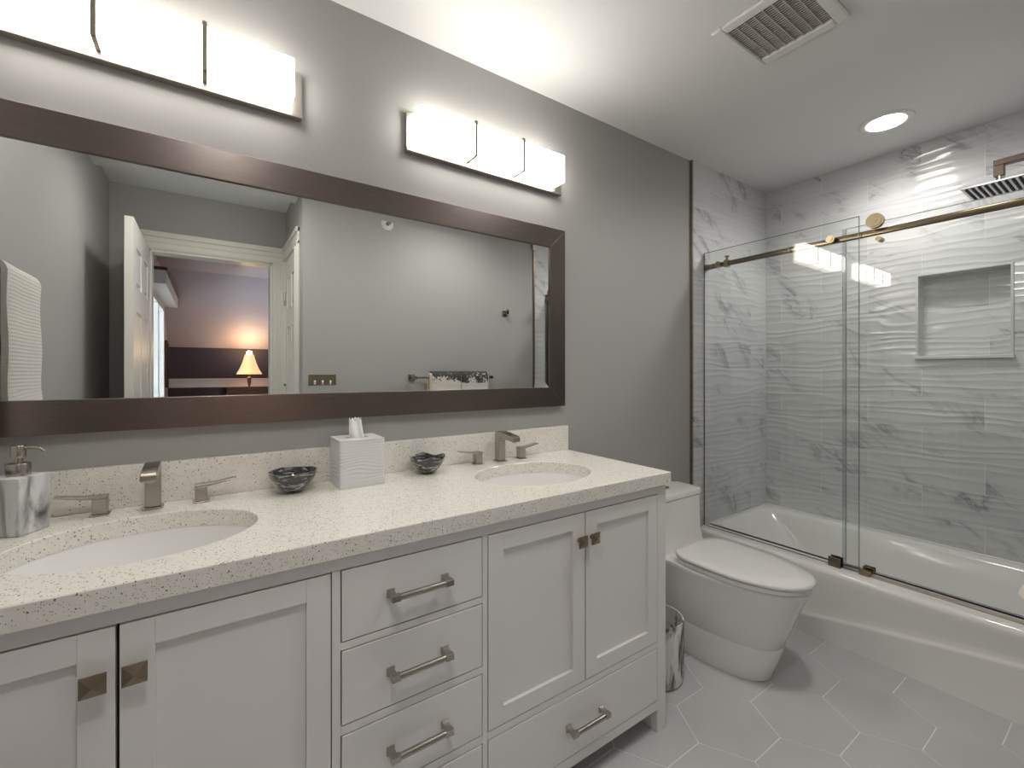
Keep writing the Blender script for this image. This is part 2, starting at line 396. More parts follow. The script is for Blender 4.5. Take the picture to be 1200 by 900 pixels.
# alcove back wall with doorway to the bedroom
ox0, ox1, oh = -0.325, 0.385, 2.03
b = new()
bx(b, XL-0.12, ox0, YA-0.12, YA, 0, CEIL); bx(b, ox1, XA+0.5, YA-0.12, YA, 0, CEIL); bx(b, ox0, ox1, YA-0.12, YA, oh, CEIL)
struct('wall_alcove', b, M['paint'])
def casing(name, bm_fn, **k): pass
b = new()
cw = 0.085
def cas_v(b, x0, x1, y, z1):      # fluted upright casing facing +Y
    bx(b, x0, x1, y, y+0.012, 0, z1); w = x1-x0
    bx(b, x0+w*0.10, x0+w*0.30, y, y+0.020, 0, z1); bx(b, x0+w*0.42, x0+w*0.58, y, y+0.017, 0, z1); bx(b, x0+w*0.72, x1-w*0.04, y, y+0.022, 0, z1)
cas_v(b, ox0-cw, ox0, YA, oh); cas_v(b, ox1, XA-0.002, YA, oh)
for (z0, z1, d) in ((oh, oh+0.115, 0.012), (oh+0.008, oh+0.03, 0.018), (oh+0.045, oh+0.06, 0.017), (oh+0.08, oh+0.115, 0.024)):
    bx(b, ox0-cw, XA-0.002, YA, YA+d, z0, z1)
# jamb linings
bx(b, ox0, ox0+0.016, YA-0.12, YA, 0, oh); bx(b, ox1-0.016, ox1, YA-0.12, YA, 0, oh); bx(b, ox0, ox1, YA-0.12, YA, oh-0.016, oh)
struct('trim_5', b, M['trim'], bevel=0.003)

# six-panel door leaves
def door_leaf(name, x0, x1, y0, y1, z1, face):     # leaf in a YZ plane; panels on +X or both sides
    b = new(); bx(b, x0+0.008, x1-0.008, y0, y1, 0.008, z1)
    L_ = y1-y0; st = 0.11*L_/0.75
    rows = ((0.20, 0.78), (0.93, 1.55), (1.68, z1-0.13))
    for xs in ((x0, x0+0.008), (x1-0.008, x1)):
        bx(b, *xs, y0, y0+st, 0.008, z1); bx(b, *xs, y1-st, y1, 0.008, z1); bx(b, *xs, (y0+y1)/2-st*0.45, (y0+y1)/2+st*0.45, 0.008, z1)
        zz = [0.008]+[v for r in rows for v in r]+[z1]
        for i in range(0, len(zz), 2):
            for a, c in ((y0+st, (y0+y1)/2-st*0.45), ((y0+y1)/2+st*0.45, y1-st)): bx(b, *xs, a, c, zz[i], zz[i+1])
        for r in rows:
            for a, c in ((y0+st, (y0+y1)/2-st*0.45), ((y0+y1)/2+st*0.45, y1-st)):
                xa, xb = (xs[0]+0.002, xs[1]) if xs[0] == x0 else (xs[0], xs[1]-0.002)
                bx(b, xa, xb, a+0.025, c-0.025, r[0]+0.025, r[1]-0.025)
    return struct(name, b, M['trim'])
d1 = door_leaf('door_1', -0.354, -0.318, YA+0.012, YA+0.752, 2.02, 1)
b = new()
for sx in (-0.354, -0.318):
    sg = -1 if sx < -0.33 else 1
    cyl(b, (sx, YA+0.69, 0.95), (sx+sg*0.008, YA+0.69, 0.95), 0.028); cyl(b, (sx+sg*0.008, YA+0.69, 0.95), (sx+sg*0.04, YA+0.69, 0.95), 0.010)
    lathe(b, [(0.004, -0.028), (0.02, -0.022), (0.027, 0), (0.02, 0.022), (0.004, 0.028)], (sx+sg*0.052, YA+0.69, 0.95), n=20)
obj('door_knob', b, M['nickel'], parent=d1, smooth=40)
# closet door on the alcove's right side, shut, with casing
b = new(); x = XA
for (y0, y1) in ((-1.70, -1.61), (-2.225, -2.155)):
    bx(b, x-0.014, x, y0, y1, 0, 2.04); bx(b, x-0.022, x, y0+0.006, y0+0.026, 0, 2.04); bx(b, x-0.020, x, y1-0.024, y1-0.006, 0, 2.04)
bx(b, x-0.014, x, -2.225, -1.61, 2.04, 2.15); bx(b, x-0.024, x, -2.225, -1.61, 2.12, 2.15); bx(b, x-0.019, x, -2.225, -1.61, 2.045, 2.065)
struct('trim_6', b, M['trim'], bevel=0.003)
d2 = door_leaf('door_2', XA-0.010, XA+0.020, -2.153, -1.702, 2.035, -1)
b = new()
b.free()
for hz in (1.72, 1.05):
    b = new(); bx(b, XA-0.016, XA-0.010, -2.150, -2.128, hz, hz+0.09); cyl(b, (XA-0.018, -2.152, hz-0.005), (XA-0.018, -2.152, hz+0.095), 0.006); obj('hinge', b, M['nickel'], parent=d2, smooth=40)

# ------------------------------------------------------------------ bedroom seen in the mirror
BY, BX0, BX1 = -6.06, -0.46, 3.2
b = new(); bx(b, BX0-0.1, BX1, BY-0.1, YA-0.12, -0.1, 0); struct('floor_bedroom', b, M['carpet'])
b = new(); bx(b, BX0-0.1, BX1, BY-0.12, BY, 0, 1.57); struct('wall_bedroom_far', b, M['plum'])
b = new(); bx(b, BX0, BX1, BY, BY+0.018, 1.00, 1.135); bx(b, BX0, BX1, BY, BY+0.05, 1.115, 1.14); bx(b, BX0+0.02, 0.5, BY, BY+0.028, 1.015, 1.055)
struct('trim_7', b, M['trim'], bevel=0.003)
b = new()
v = [b.verts.new(p) for p in ((BX0-0.1, BY-0.12, 1.465), (BX1, BY-0.12, 1.465), (BX1, -5.06, 2.44), (BX0-0.1, -5.06, 2.44),
                             (BX0-0.1, BY-0.12, 1.6), (BX1, BY-0.12, 1.6), (BX1, -5.06, 2.56), (BX0-0.1, -5.06, 2.56))]
for f in ((0,1,2,3), (4,5,6,7), (0,1,5,4), (1,2,6,5), (2,3,7,6), (3,0,4,7)): b.faces.new([v[i] for i in f])
bx(b, BX0-0.1, BX1, -5.06, YA-0.12, 2.44, 2.56); struct('ceiling_bedroom', b, M['lilac'])
wy0, wy1, wz0, wz1 = -5.25, -3.75, 0.10, 2.02
b = new(); bx(b, BX0-0.1, BX0, BY, wy0, 0, 2.44); bx(b, BX0-0.1, BX0, wy1, YA-0.12, 0, 2.44); bx(b, BX0-0.1, BX0, wy0, wy1, wz1, 2.44); bx(b, BX0-0.1, BX0, wy0, wy1, 0, wz0)
struct('wall_bedroom_left', b, M['lilac'])
b = new(); bx(b, BX1, BX1+0.1, BY, YA-0.12, 0, 2.44); struct('wall_bedroom_right', b, M['lilac'])
b = new(); bx(b, XA+0.5, BX1, YA-0.12, YA-0.001, 0, 2.44); struct('wall_bedroom_near', b, M['lilac'])
b = new()
for (y0, y1, z0, z1) in ((wy0, wy0+0.07, wz0, wz1), (wy1-0.07, wy1, wz0, wz1), (wy0, wy1, wz1-0.07, wz1), (wy0, wy1, wz0, wz0+0.07), ((wy0+wy1)/2-0.03, (wy0+wy1)/2+0.03, wz0, wz1)):
    bx(b, BX0-0.06, BX0+0.02, y0, y1, z0, z1)
w1 = struct('window_1', b, M['trim'], bevel=0.004)
b = new(); bx(b, BX0-0.045, BX0-0.039, wy0+0.05, wy1-0.05, wz0+0.05, wz1-0.05); obj('pane', b, M['glass'], parent=w1)
cp = thing('window_valance', (BX0, -4.5, 2.08), 'pale upholstered valance box over the bedroom window seen in the mirror', 'valance')
b = new(); bx(b, BX0+0.001, BX0+0.14, wy0-0.12, wy1+0.2, 2.02, 2.14); obj('valance_box', b, M['trim'], parent=cp, bevel=0.004)
b = new(); bx(b, BX0+0.001, BX0+0.15, wy0-0.13, wy1+0.2, 2.14, 2.17); obj('top_board', b, M['wood'], parent=cp, bevel=0.003)
pf = thing('wall_picture', (BX0, -5.55, 1.1), 'tall dark framed picture on the bedroom side wall past the window', 'picture')
b = new()
for (y0, y1, z0, z1) in ((-5.72, -5.69, 0.9, 1.62), (-5.43, -5.40, 0.9, 1.62), (-5.69, -5.43, 1.59, 1.62), (-5.69, -5.43, 0.9, 0.93)): bx(b, BX0+0.001, BX0+0.03, y0, y1, z0, z1)
obj('frame', b, M['wood'], parent=pf, bevel=0.003)
b = new(); bx(b, BX0+0.001, BX0+0.015, -5.69, -5.43, 0.93, 1.59); obj('picture', b, mat('dark_print', (0.05, 0.04, 0.05), 0.3, vary=0.5), parent=pf)
# nightstand and lamp
ns = thing('nightstand', (0.46, -5.76, 0), 'dark wooden nightstand under the lit bedroom lamp', 'nightstand')
b = new(); bx(b, 0.20, 0.72, -5.98, -5.54, 0.12, 0.79); obj('body', b, M['wood'], parent=ns, bevel=0.004)
b = new(); bx(b, 0.18, 0.74, -6.0, -5.52, 0.79, 0.815); obj('top', b, M['wood'], parent=ns, bevel=0.005)
for sx in (0.22, 0.67):
    for sy in (-5.96, -5.59):
        b = new(); bx(b, sx, sx+0.035, sy, sy+0.035, 0, 0.12); obj('leg', b, M['wood'], parent=ns)
for z0 in (0.15, 0.47):
    b = new(); bx(b, 0.22, 0.70, -5.54, -5.525, z0, z0+0.27); dr = obj('drawer', b, M['wood'], parent=ns, bevel=0.003)
    b = new(); cyl(b, (0.46, -5.525, z0+0.135), (0.46, -5.50, z0+0.135), 0.012); obj('knob', b, M['brass'], parent=dr, smooth=40)
LX, LY = 0.462, -5.72
tl = thing('table_lamp', (LX, LY, 0.815), 'lit table lamp with a flared fabric shade on the dark nightstand', 'lamp')
b = new(); lathe(b, [(0.075, 0.0), (0.078, 0.012), (0.05, 0.03), (0.02, 0.05)], (LX, LY, 0.815), n=32); obj('base', b, M['wood'], parent=tl, smooth=40)
b = new(); lathe(b, [(0.02, 0.05), (0.05, 0.09), (0.062, 0.14), (0.05, 0.18), (0.02, 0.205)], (LX, LY, 0.815), n=32); obj('glass_body', b, M['amber'], parent=tl, smooth=50)
b = new(); lathe(b, [(0.02, 0.205), (0.012, 0.22), (0.022, 0.26), (0.026, 0.32), (0.035, 0.335), (0.012, 0.35), (0.012, 0.42)], (LX, LY, 0.815), n=28); obj('stem', b, M['wood'], parent=tl, smooth=40)
b = new(); lathe(b, [(0.155, 0.385), (0.115, 0.46), (0.085, 0.54), (0.06, 0.63), (0.055, 0.66), (0.052, 0.66), (0.057, 0.63), (0.082, 0.54), (0.112, 0.46), (0.152, 0.385)], (LX, LY, 0.815), n=48, cap0=False, cap1=False, rmod=lambda t, z: 1+0.02*math.cos(8*t)); obj('lamp_shade', b, M['lampshade'], parent=tl, smooth=50)
b = new(); lathe(b, [(0.003, 0.66), (0.012, 0.675), (0.014, 0.69), (0.004, 0.71)], (LX, LY, 0.815), n=16); cyl(b, (LX, LY, 1.235), (LX, LY, 1.48), 0.003, n=8); cyl(b, (LX-0.056, LY, 1.47), (LX+0.056, LY, 1.47), 0.002, n=8); obj('finial', b, M['bronze'], parent=tl, smooth=40)
ld = bpy.data.lights.new('lamp_bulb', 'POINT'); ld.energy = 3; ld.color = (1.0, 0.66, 0.36); ld.shadow_soft_size = 0.03
lo = bpy.data.objects.new('lamp_bulb', ld); COL.objects.link(lo); lo.parent = tl; lo.location = (0, 0, 0.68)

# ================================================================== recessed lights (some added for fill) and fan grille
def downlight(x, y, r, label, k=1.0):
    t = thing('tub_or_fill_light', (x, y, CEIL), label, 'ceiling light')  # builds the tub light and also the added fill lights
    b = new(); lathe(b, [(r*0.72, 0.0), (r*0.72, -0.004), (r*0.84, -0.0065), (r*0.97, -0.0045), (r, -0.0005), (r, 0.0)], (x, y, CEIL), n=64, cap0=False, cap1=False)
    obj('trim_ring', b, M['plastic'], parent=t, smooth=50)
    b = new(); lathe(b, [(0.002, -0.0075), (r*0.4, -0.0068), (r*0.72, -0.0035), (r*0.72, -0.0005)], (x, y, CEIL), n=64); obj('lens', b, M['can'], parent=t, smooth=50)
    l = bpy.data.lights.new('downlight_beam', 'SPOT'); l.energy = CAN_W*k; l.color = (1.0, 0.97, 0.93); l.spot_size = math.radians(165); l.spot_blend = 0.7; l.shadow_soft_size = r*0.8
    lo = bpy.data.objects.new('downlight_beam', l); COL.objects.link(lo); lo.parent = t; lo.location = (0, 0, -0.02)
    return t
downlight(2.66, -0.758, 0.105, 'round recessed light in the ceiling over the bathtub')

downlight(0.05, -1.27, 0.105, 'round recessed fill light added out of view in the ceiling at the mouth of the door alcove')  # added fill light, out of view, brightens the vanity fronts
downlight(1.45, -0.98, 0.105, 'round recessed fill light added out of view in the ceiling in front of the toilet')  # another added fill light, unseen, lifts the floor and low areas

fg = thing('exhaust_fan_grille', (1.61, -0.76, CEIL), 'white exhaust fan grille with fine dark slots set in the ceiling', 'vent')
fx0, fx1, fy0, fy1 = 1.452, 1.762, -0.917, -0.607
b = new(); w = 0.038
for (x0, x1, y0, y1) in ((fx0, fx1, fy0, fy0+w), (fx0, fx1, fy1-w, fy1), (fx0, fx0+w, fy0+w, fy1-w), (fx1-w, fx1, fy0+w, fy1-w)): bx(b, x0, x1, y0, y1, CEIL-0.014, CEIL)
obj('frame', b, M['plastic'], parent=fg, bevel=0.006)
b = new(); bx(b, fx0+w, fx1-w, fy0+w, fy1-w, CEIL-0.003, CEIL-0.0005); obj('slot_shadow', b, M['black'], parent=fg)  # black sheet painted as the shade between the slats
b = new()
n = 22
for i in range(n):
    xx = fx0+w+(fx1-fx0-2*w)*(i+0.5)/n; bx(b, xx-0.0015, xx+0.0015, fy0+w, fy1-w, CEIL-0.0075, CEIL-0.004)
for i in range(1, 8):
    yy = fy0+w+(fy1-fy0-2*w)*i/8; bx(b, fx0+w, fx1-w, yy-0.0015, yy+0.0015, CEIL-0.0095, CEIL-0.004)
obj('slats', b, mat('grille_beige', (0.5, 0.48, 0.44), 0.5), parent=fg)

# ================================================================== vanity
VX0, VX1, VF, VT = -0.51, 1.306, -0.53, 0.847
van = thing('vanity_cabinet', (0.4, -0.27, 0), 'long white shaker double vanity with doors, drawers and square metal knobs', 'vanity')
b = new()
bx(b, VX0, VX0+0.018, VF+0.02, -0.005, 0.08, VT); bx(b, VX1-0.018, VX1, VF+0.02, -0.005, 0.08, VT); bx(b, VX0, VX1, VF+0.05, -0.005, 0.08, 0.095)
bx(b, VX0, VX1, -0.02, -0.004, 0.08, VT)
obj('carcass', b, M['white'], parent=van)
b = new()
bx(b, VX0, -0.462, VF, VF+0.022, 0.0, VT); bx(b, 1.262, VX1, VF, VF+0.022, 0, VT)
bx(b, 0.210, 0.227, VF, VF+0.022, 0.110, 0.815); bx(b, 0.572, 0.586, VF, VF+0.022, 0.110, 0.815)
bx(b, -0.462, 1.262, VF, VF+0.022, 0.815, VT); bx(b, -0.462, 1.262, VF, VF+0.022, 0.079, 0.110)
bx(b, -0.462, 0.210, VF, VF+0.022, 0.290, 0.310); bx(b, 0.586, 1.262, VF, VF+0.022, 0.290, 0.310)
for (z0, z1) in ((0.645, 0.661), (0.467, 0.485), (0.290, 0.310)): bx(b, 0.227, 0.572, VF, VF+0.022, z0, z1)
obj('face_frame', b, M['white'], parent=van, bevel=0.0008)
b = new(); bx(b, -0.462, 1.262, VF+0.024, VF+0.030, 0.095, 0.84); obj('shadow_sheet', b, M['inside'], parent=van)  # near-black sheet: shade inside the door gaps put in as colour
for (x0, y0) in ((VX0, VF+0.022), (VX1-0.046, VF+0.022), (VX0, -0.05), (VX1-0.046, -0.05)):
    b = new(); bx(b, x0, x0+0.046, y0, y0+0.04, 0, 0.08); obj('leg', b, M['white'], parent=van, bevel=0.002)
GP = 0.0026
def vdoor(x0, x1, z0, z1, kx):
    x0 += GP; x1 -= GP; z0 += GP; z1 -= GP; sw = 0.046
    b = new()
    for (a, c, e, f) in ((x0, x0+sw, z0, z1), (x1-sw, x1, z0, z1), (x0+sw, x1-sw, z1-sw, z1), (x0+sw, x1-sw, z0, z0+sw)): bx(b, a, c, VF-0.001, VF+0.019, e, f)
    bx(b, x0+sw, x1-sw, VF+0.008, VF+0.018, z0+sw, z1-sw)
    d = obj('door', b, M['white'], parent=van, bevel=0.0008)
    b = new(); k = 0.0165; z = 0.735
    cyl(b, (kx, VF, z), (kx, VF-0.016, z), 0.007, n=16)
    R1 = [(kx-k*0.55, VF-0.013, z-k*0.55), (kx+k*0.55, VF-0.013, z-k*0.55), (kx+k*0.55, VF-0.013, z+k*0.55), (kx-k*0.55, VF-0.013, z+k*0.55)]
    R2 = [(kx-k, VF-0.019, z-k), (kx+k, VF-0.019, z-k), (kx+k, VF-0.019, z+k), (kx-k, VF-0.019, z+k)]
    R3 = [(kx-k, VF-0.022, z-k), (kx+k, VF-0.022, z-k), (kx+k, VF-0.022, z+k), (kx-k, VF-0.022, z+k)]
    R4 = [(kx-0.0006, VF-0.029, z-0.0006), (kx+0.0006, VF-0.029, z-0.0006), (kx+0.0006, VF-0.029, z+0.0006), (kx-0.0006, VF-0.029, z+0.0006)]
    loft(b, [R1, R2, R3, R4]); obj('knob', b, M['bronze'], parent=d, label='square pyramid metal knob')
vdoor(-0.462, -0.125, 0.310, 0.815, -0.152); vdoor(-0.125, 0.210, 0.310, 0.815, -0.101)
vdoor(0.586, 0.926, 0.310, 0.815, 0.900); vdoor(0.926, 1.262, 0.310, 0.815, 0.950)
def vdrawer(x0, x1, z0, z1):
    b = new(); bx(b, x0+GP, x1-GP, VF-0.001, VF+0.019, z0+GP, z1-GP); d = obj('drawer', b, M['white'], parent=van, bevel=0.0015)
    cx = (x0+x1)/2; z = (z0+z1)/2; y = VF-0.030
    b = new()
    cyl(b, (cx-0.058, y, z), (cx+0.058, y, z), 0.0074, n=16)
    for sg in (-1, 1):
        xe = cx+sg*0.066; bx(b, min(xe-sg*0.012, xe+sg*0.008), max(xe-sg*0.012, xe+sg*0.008), y-0.007, y+0.007, z-0.007, z+0.007)
        xf = xe
        R = [[(xf-w2, yy, z-w2), (xf+w2, yy, z-w2), (xf+w2, yy, z+w2), (xf-w2, yy, z+w2)] for yy, w2 in ((VF-0.001, 0.0095), (VF-0.005, 0.0088), (VF-0.010, 0.0065), (y, 0.0065))]
        loft(b, R)
    obj('pull_handle', b, M['nickel'], parent=d, bevel=0.001, label='brushed nickel bar pull')
for z0, z1 in ((0.661, 0.815), (0.485, 0.645), (0.310, 0.467)): vdrawer(0.227, 0.572, z0, z1)
vdrawer(0.227, 0.572, 0.110, 0.290); vdrawer(0.586, 1.262, 0.110, 0.290); vdrawer(-0.462, 0.210, 0.110, 0.290)

# countertop with two undermount cut-outs
CT = 0.887
sinks = ((-0.117, -0.292), (0.915, -0.292)); SA, SB = 0.213, 0.165
ct = None
b = new()
def ellipse(c, a, bb, z, n=72): return [(c[0]+a*math.cos(2*PI*i/n), c[1]+bb*math.sin(2*PI*i/n), z) for i in range(n)]
def rect_loop(z, e=0.0):
    x0, x1, y0, y1 = VX0-0.004+e, 1.312-e, -0.547+e, -0.0
    P = []
    for i in range(24): P.append((x0+(x1-x0)*i/24, y0, z))
    for i in range(8): P.append((x1, y0+(y1-y0)*i/8, z))
    for i in range(24): P.append((x1-(x1-x0)*i/24, y1, z))
    for i in range(8): P.append((x0, y1-(y1-y0)*i/8, z))
    return P
def add_loop(b, P):
    V = [b.verts.new(p) for p in P]; E_ = [b.edges.new((V[i], V[(i+1) % len(V)])) for i in range(len(V))]; return V, E_
def side(b, A, B):
    for i in range(len(A)): b.faces.new((A[i], A[(i+1) % len(A)], B[(i+1) % len(A)], B[i]))
To, Te = add_loop(b, rect_loop(CT, 0.0015)); eds = list(Te); holes = []
for c in sinks:
    V, E_ = add_loop(b, ellipse(c, SA, SB, CT)); eds += E_; holes.append(V)
bmesh.ops.triangle_fill(b, edges=eds, use_beauty=True)
Mo = [b.verts.new(p) for p in rect_loop(CT-0.002)]; side(b, To, Mo)
Bo, Be = add_loop(b, rect_loop(CT-0.040)); side(b, Mo, Bo); eds = list(Be)
for c, V in zip(sinks, holes):
    m1 = [b.verts.new(p) for p in ellipse(c, SA-0.0015, SB-0.0015, CT-0.002)]; side(b, V, m1)
    B2, E2 = add_loop(b, ellipse(c, SA-0.0015, SB-0.0015, CT-0.030)); side(b, m1, B2)
    B3, E3 = add_loop(b, ellipse(c, SA-0.0015, SB-0.0015, CT-0.040)); side(b, B2, B3); eds += E3
bmesh.ops.triangle_fill(b, edges=eds, use_beauty=True)
ct = obj('countertop', b, M['quartz'], smooth=25, label='speckled cream quartz countertop with two oval sink cut-outs', cat='countertop')
b = new(); bx(b, VX0-0.004, 1.312, -0.020, -0.0005, CT, 0.993); obj('backsplash', b, M['quartz'], parent=ct, bevel=0.0015)

def sink(c, label):
    t = thing('sink', (c[0], c[1], CT-0.04), label, 'sink', 'undermount sinks')
    prof = [(1.06, -0.0402), (1.0, -0.0402), (0.985, -0.047), (0.95, -0.075), (0.88, -0.115), (0.74, -0.150), (0.5, -0.168), (0.25, -0.176), (0.12, -0.178)]
    b = new()
    inner = [[(c[0]+SA*k*math.cos(2*PI*i/72), c[1]+SB*k*math.sin(2*PI*i/72), CT+z) for i in range(72)] for k, z in prof]
    outer = [[(c[0]+(SA*k+0.008)*math.cos(2*PI*i/72), c[1]+(SB*k+0.008)*math.sin(2*PI*i/72), CT+z-0.009) for i in range(72)] for k, z in prof]
    loft(b, outer[::-1] + inner, cap0=True, cap1=True); obj('basin', b, M['china'], parent=t, smooth=50)
    b = new(); lathe(b, [(0.001, -0.1745), (0.018, -0.1745), (0.023, -0.176), (0.024, -0.1785)], (c[0], c[1], CT), n=32); obj('drain', b, M['nickel'], parent=t, smooth=40)
sink(sinks[0], 'white oval undermount sink nearest the marble soap dispenser')
sink(sinks[1], 'white oval undermount sink at the toilet end of the countertop')

# faucets
def faucet(cx, label):
    cy = -0.062
    t = thing('faucet', (cx, cy, CT), label, 'faucet', 'widespread faucets')
    # spout: an inverted L with a flat, slightly falling nose
    b = new(); w = 0.0155
    bx(b, cx-0.021, cx+0.021, cy-0.021, cy+0.021, CT, CT+0.005)
    prof = [(cy+0.015, 0.005), (cy+0.015, 0.103), (cy+0.009, 0.115), (cy-0.02, 0.1185), (cy-0.108, 0.108), (cy-0.114, 0.102), (cy-0.114, 0.088), (cy-0.108, 0.087), (cy-0.024, 0.094), (cy-0.0155, 0.088), (cy-0.0155, 0.005)]
    loft(b, [[(cx-w, y, CT+z) for y, z in prof], [(cx+w, y, CT+z) for y, z in prof]])
    obj('spout', b, M['nickel'], parent=t, bevel=0.0022)
    b = new(); cyl(b, (cx, cy-0.098, CT+0.090), (cx, cy-0.098, CT+0.083), 0.009, n=20); obj('aerator', b, M['steel'], parent=t, smooth=40)
    for sg in (-1, 1):
        hx = cx+sg*0.099
        b = new(); bx(b, hx-0.018, hx+0.018, cy-0.018, cy+0.018, CT, CT+0.004); bx(b, hx-0.0135, hx+0.0135, cy-0.0135, cy+0.0135, CT+0.004, CT+0.041)
        P = [(-0.0145, 0.041), (-0.0145, 0.047), (0.03, 0.048), (0.079, 0.0555), (0.081, 0.053), (0.03, 0.0425), (0.0145, 0.040)]
        loft(b, [[(hx+sg*x, cy-0.0138, CT+z) for x, z in P], [(hx+sg*x, cy+0.0138, CT+z) for x, z in P]])
        obj('handle', b, M['nickel'], parent=t, bevel=0.0015)
faucet(-0.117, 'brushed nickel faucet beside the marble soap dispenser')
faucet(0.925, 'brushed nickel faucet at the sink nearest the toilet')

# soap dispenser
R60 = Matrix.Rotation(math.radians(60), 3, 'Z')
scx, scy = -0.338, -0.118
sd = thing('soap_dispenser', (scx, scy, CT), 'square marble soap dispenser with a brushed metal pump', 'soap dispenser')
b = new(); bx(b, scx-0.034, scx+0.034, scy-0.034, scy+0.034, CT, CT+0.122, rot=R60); obj('bottle', b, M['soap'], parent=sd, bevel=0.003)
b = new(); lathe(b, [(0.019, 0.122), (0.0195, 0.124), (0.0195, 0.146), (0.0185, 0.148), (0.007, 0.148), (0.007, 0.160), (0.0115, 0.160), (0.012, 0.162), (0.012, 0.184), (0.011, 0.186)], (scx, scy, CT), n=32)
obj('pump', b, M['nickel'], parent=sd, smooth=35)
b = new(); d = Vector((0.94, -0.34, 0))
p = [Vector((scx, scy, CT+0.181)), Vector((scx, scy, CT+0.181))+d*0.022, Vector((scx, scy, CT+0.179))+d*0.036, Vector((scx, scy, CT+0.172))+d*0.046]
for i in range(3): cyl(b, p[i], p[i+1], 0.0042-0.0006*i, r2=0.0036-0.0006*i, n=14)
obj('nozzle', b, M['nickel'], parent=sd, smooth=50)

# tissue box
tx0, tx1, ty0, ty1, th = 0.313, 0.447, -0.154, -0.024, 0.141
tb = thing('tissue_box', (0.38, -0.09, CT), 'white square tissue box cover with rippled sides between the two glass bowls', 'tissue box')
b = new()
rings = []
nz = 84
for i in range(nz+1):
    z = th*i/nz; base = rrect(tx0, tx1, ty0, ty1, 0.006, CT+z, n=3); ring = []
    # subdivide the outline so the ripples can vary along it
    P = []
    for j in range(len(base)):
        a_, c_ = Vector(base[j]), Vector(base[(j+1) % len(base)]); k = 14 if (c_-a_).length > 0.02 else 1
        for t_ in range(k): P.append(a_.lerp(c_, t_/k))
    for pt in P:
        u = (pt.x+pt.y)*9.0
        ph = z/0.0100 + 0.9*math.sin(u*1.7+z*22)+0.5*math.sin(u*4.1-z*47)
        edge = min(1, min(z, th-z)/0.004)
        h = 0.0030*(1-abs(math.sin(PI*ph)))**0.8*edge*(0.55+0.45*math.sin(u*2.3+z*60))
        cen = Vector(((tx0+tx1)/2, (ty0+ty1)/2, pt.z)); dv = (pt-cen).normalized(); ring.append(tuple(pt-dv*h))
    rings.append(ring)
loft(b, rings, cap0=True, cap1=False)
# top with an oval slot
b.verts.ensure_lookup_table()
top_v = b.verts[-len(rings[-1]):]
te = [e for e in b.edges if e.verts[0] in top_v and e.verts[1] in top_v]
sl, se = add_loop(b, ellipse((0.38, -0.089), 0.035, 0.019, CT+th, n=36))
bmesh.ops.triangle_fill(b, edges=te+se, use_beauty=True)
dn = [b.verts.new((v.co.x, v.co.y, v.co.z-0.008)) for v in sl]; side(b, sl, dn)
obj('cover', b, M['tissue_box'], parent=tb, smooth=60)
b = new(); rings = []
for i in range(12):
    f = i/11; z = th-0.02+0.075*f
    wv = 0.024*(1-0.28*f); ring = []
    for j in range(40):
        a = 2*PI*j/40; k = 0.30+0.22*math.sin(3*a+f*2)*(0.4+f) + 0.10*math.sin(7*a+1.3)*f
        ring.append((0.38+wv*math.cos(a)-0.006*f, -0.089+wv*k*math.sin(a)*1.3+0.004*math.sin(4*a+f*3), CT+z+0.007*f*math.sin(5*a+0.6)))
    rings.append(ring)
loft(b, rings, cap0=False, cap1=False); ti = obj('tissue', b, M['tissue'], parent=tb, smooth=70)
so = ti.modifiers.new('thick', 'SOLIDIFY'); so.thickness = 0.0006

def bowl(cx, cy, r, h, amp, ph, label):
    t = thing('glass_bowl', (cx, cy, CT), label, 'bowl', 'swirled glass bowls')
    prof = [(0.30, 0.0), (0.34, 0.004), (0.62, 0.22), (0.84, 0.50), (0.96, 0.78), (1.0, 1.0), (0.95, 1.0), (0.90, 0.80), (0.78, 0.54), (0.55, 0.28), (0.25, 0.14), (0.03, 0.12)]
    b = new(); rings = []
    for k, z in prof:
        rings.append([(cx+r*k*math.cos(2*PI*i/48)*(1+0.03*math.sin(3*2*PI*i/48+ph)), cy+r*k*math.sin(2*PI*i/48), CT+h*z*(1+amp*z*math.sin(4*2*PI*i/48+ph))) for i in range(48)])
    loft(b, rings); obj('bowl', b, M['bowl'], parent=t, smooth=60)
bowl(0.198, -0.094, 0.064, 0.060, 0.02, 0.5, 'dark swirled glass bowl between the near faucet and the tissue box')
bowl(0.612, -0.090, 0.060, 0.056, 0.09, 2.0, 'dark swirled glass bowl with a wavy rim between tissue box and far faucet')

# ================================================================== wall mirror
mx0, mx1, mz0, mz1, fw, fd = -0.497, 1.288, 1.082, 1.848, 0.082, 0.026
mi = thing('wall_mirror', (0.4, 0, 1.465), 'long wall mirror in a wide brushed pewter frame above the vanity', 'mirror')
def mitre(b, pts_out, pts_in):
    # profile across the frame: outer edge rises, slight slope to inner lip
    (a, c), (e, f) = pts_out, pts_in     # outer ends, inner ends (x,z)
    A = [(a[0], -0.002, a[1]), (c[0], -0.002, c[1])]; B = [(a[0], -fd, a[1]), (c[0], -fd, c[1])]
    C_ = [(e[0], -fd+0.004, e[1]), (f[0], -fd+0.004, f[1])]; D = [(e[0], -0.010, e[1]), (f[0], -0.010, f[1])]
    R = [[A[0], B[0], C_[0], D[0]], [A[1], B[1], C_[1], D[1]]]
    loft(b, R)
o_ = [(mx0, mz0), (mx1, mz0), (mx1, mz1), (mx0, mz1)]; i_ = [(mx0+fw, mz0+fw), (mx1-fw, mz0+fw), (mx1-fw, mz1-fw), (mx0+fw, mz1-fw)]
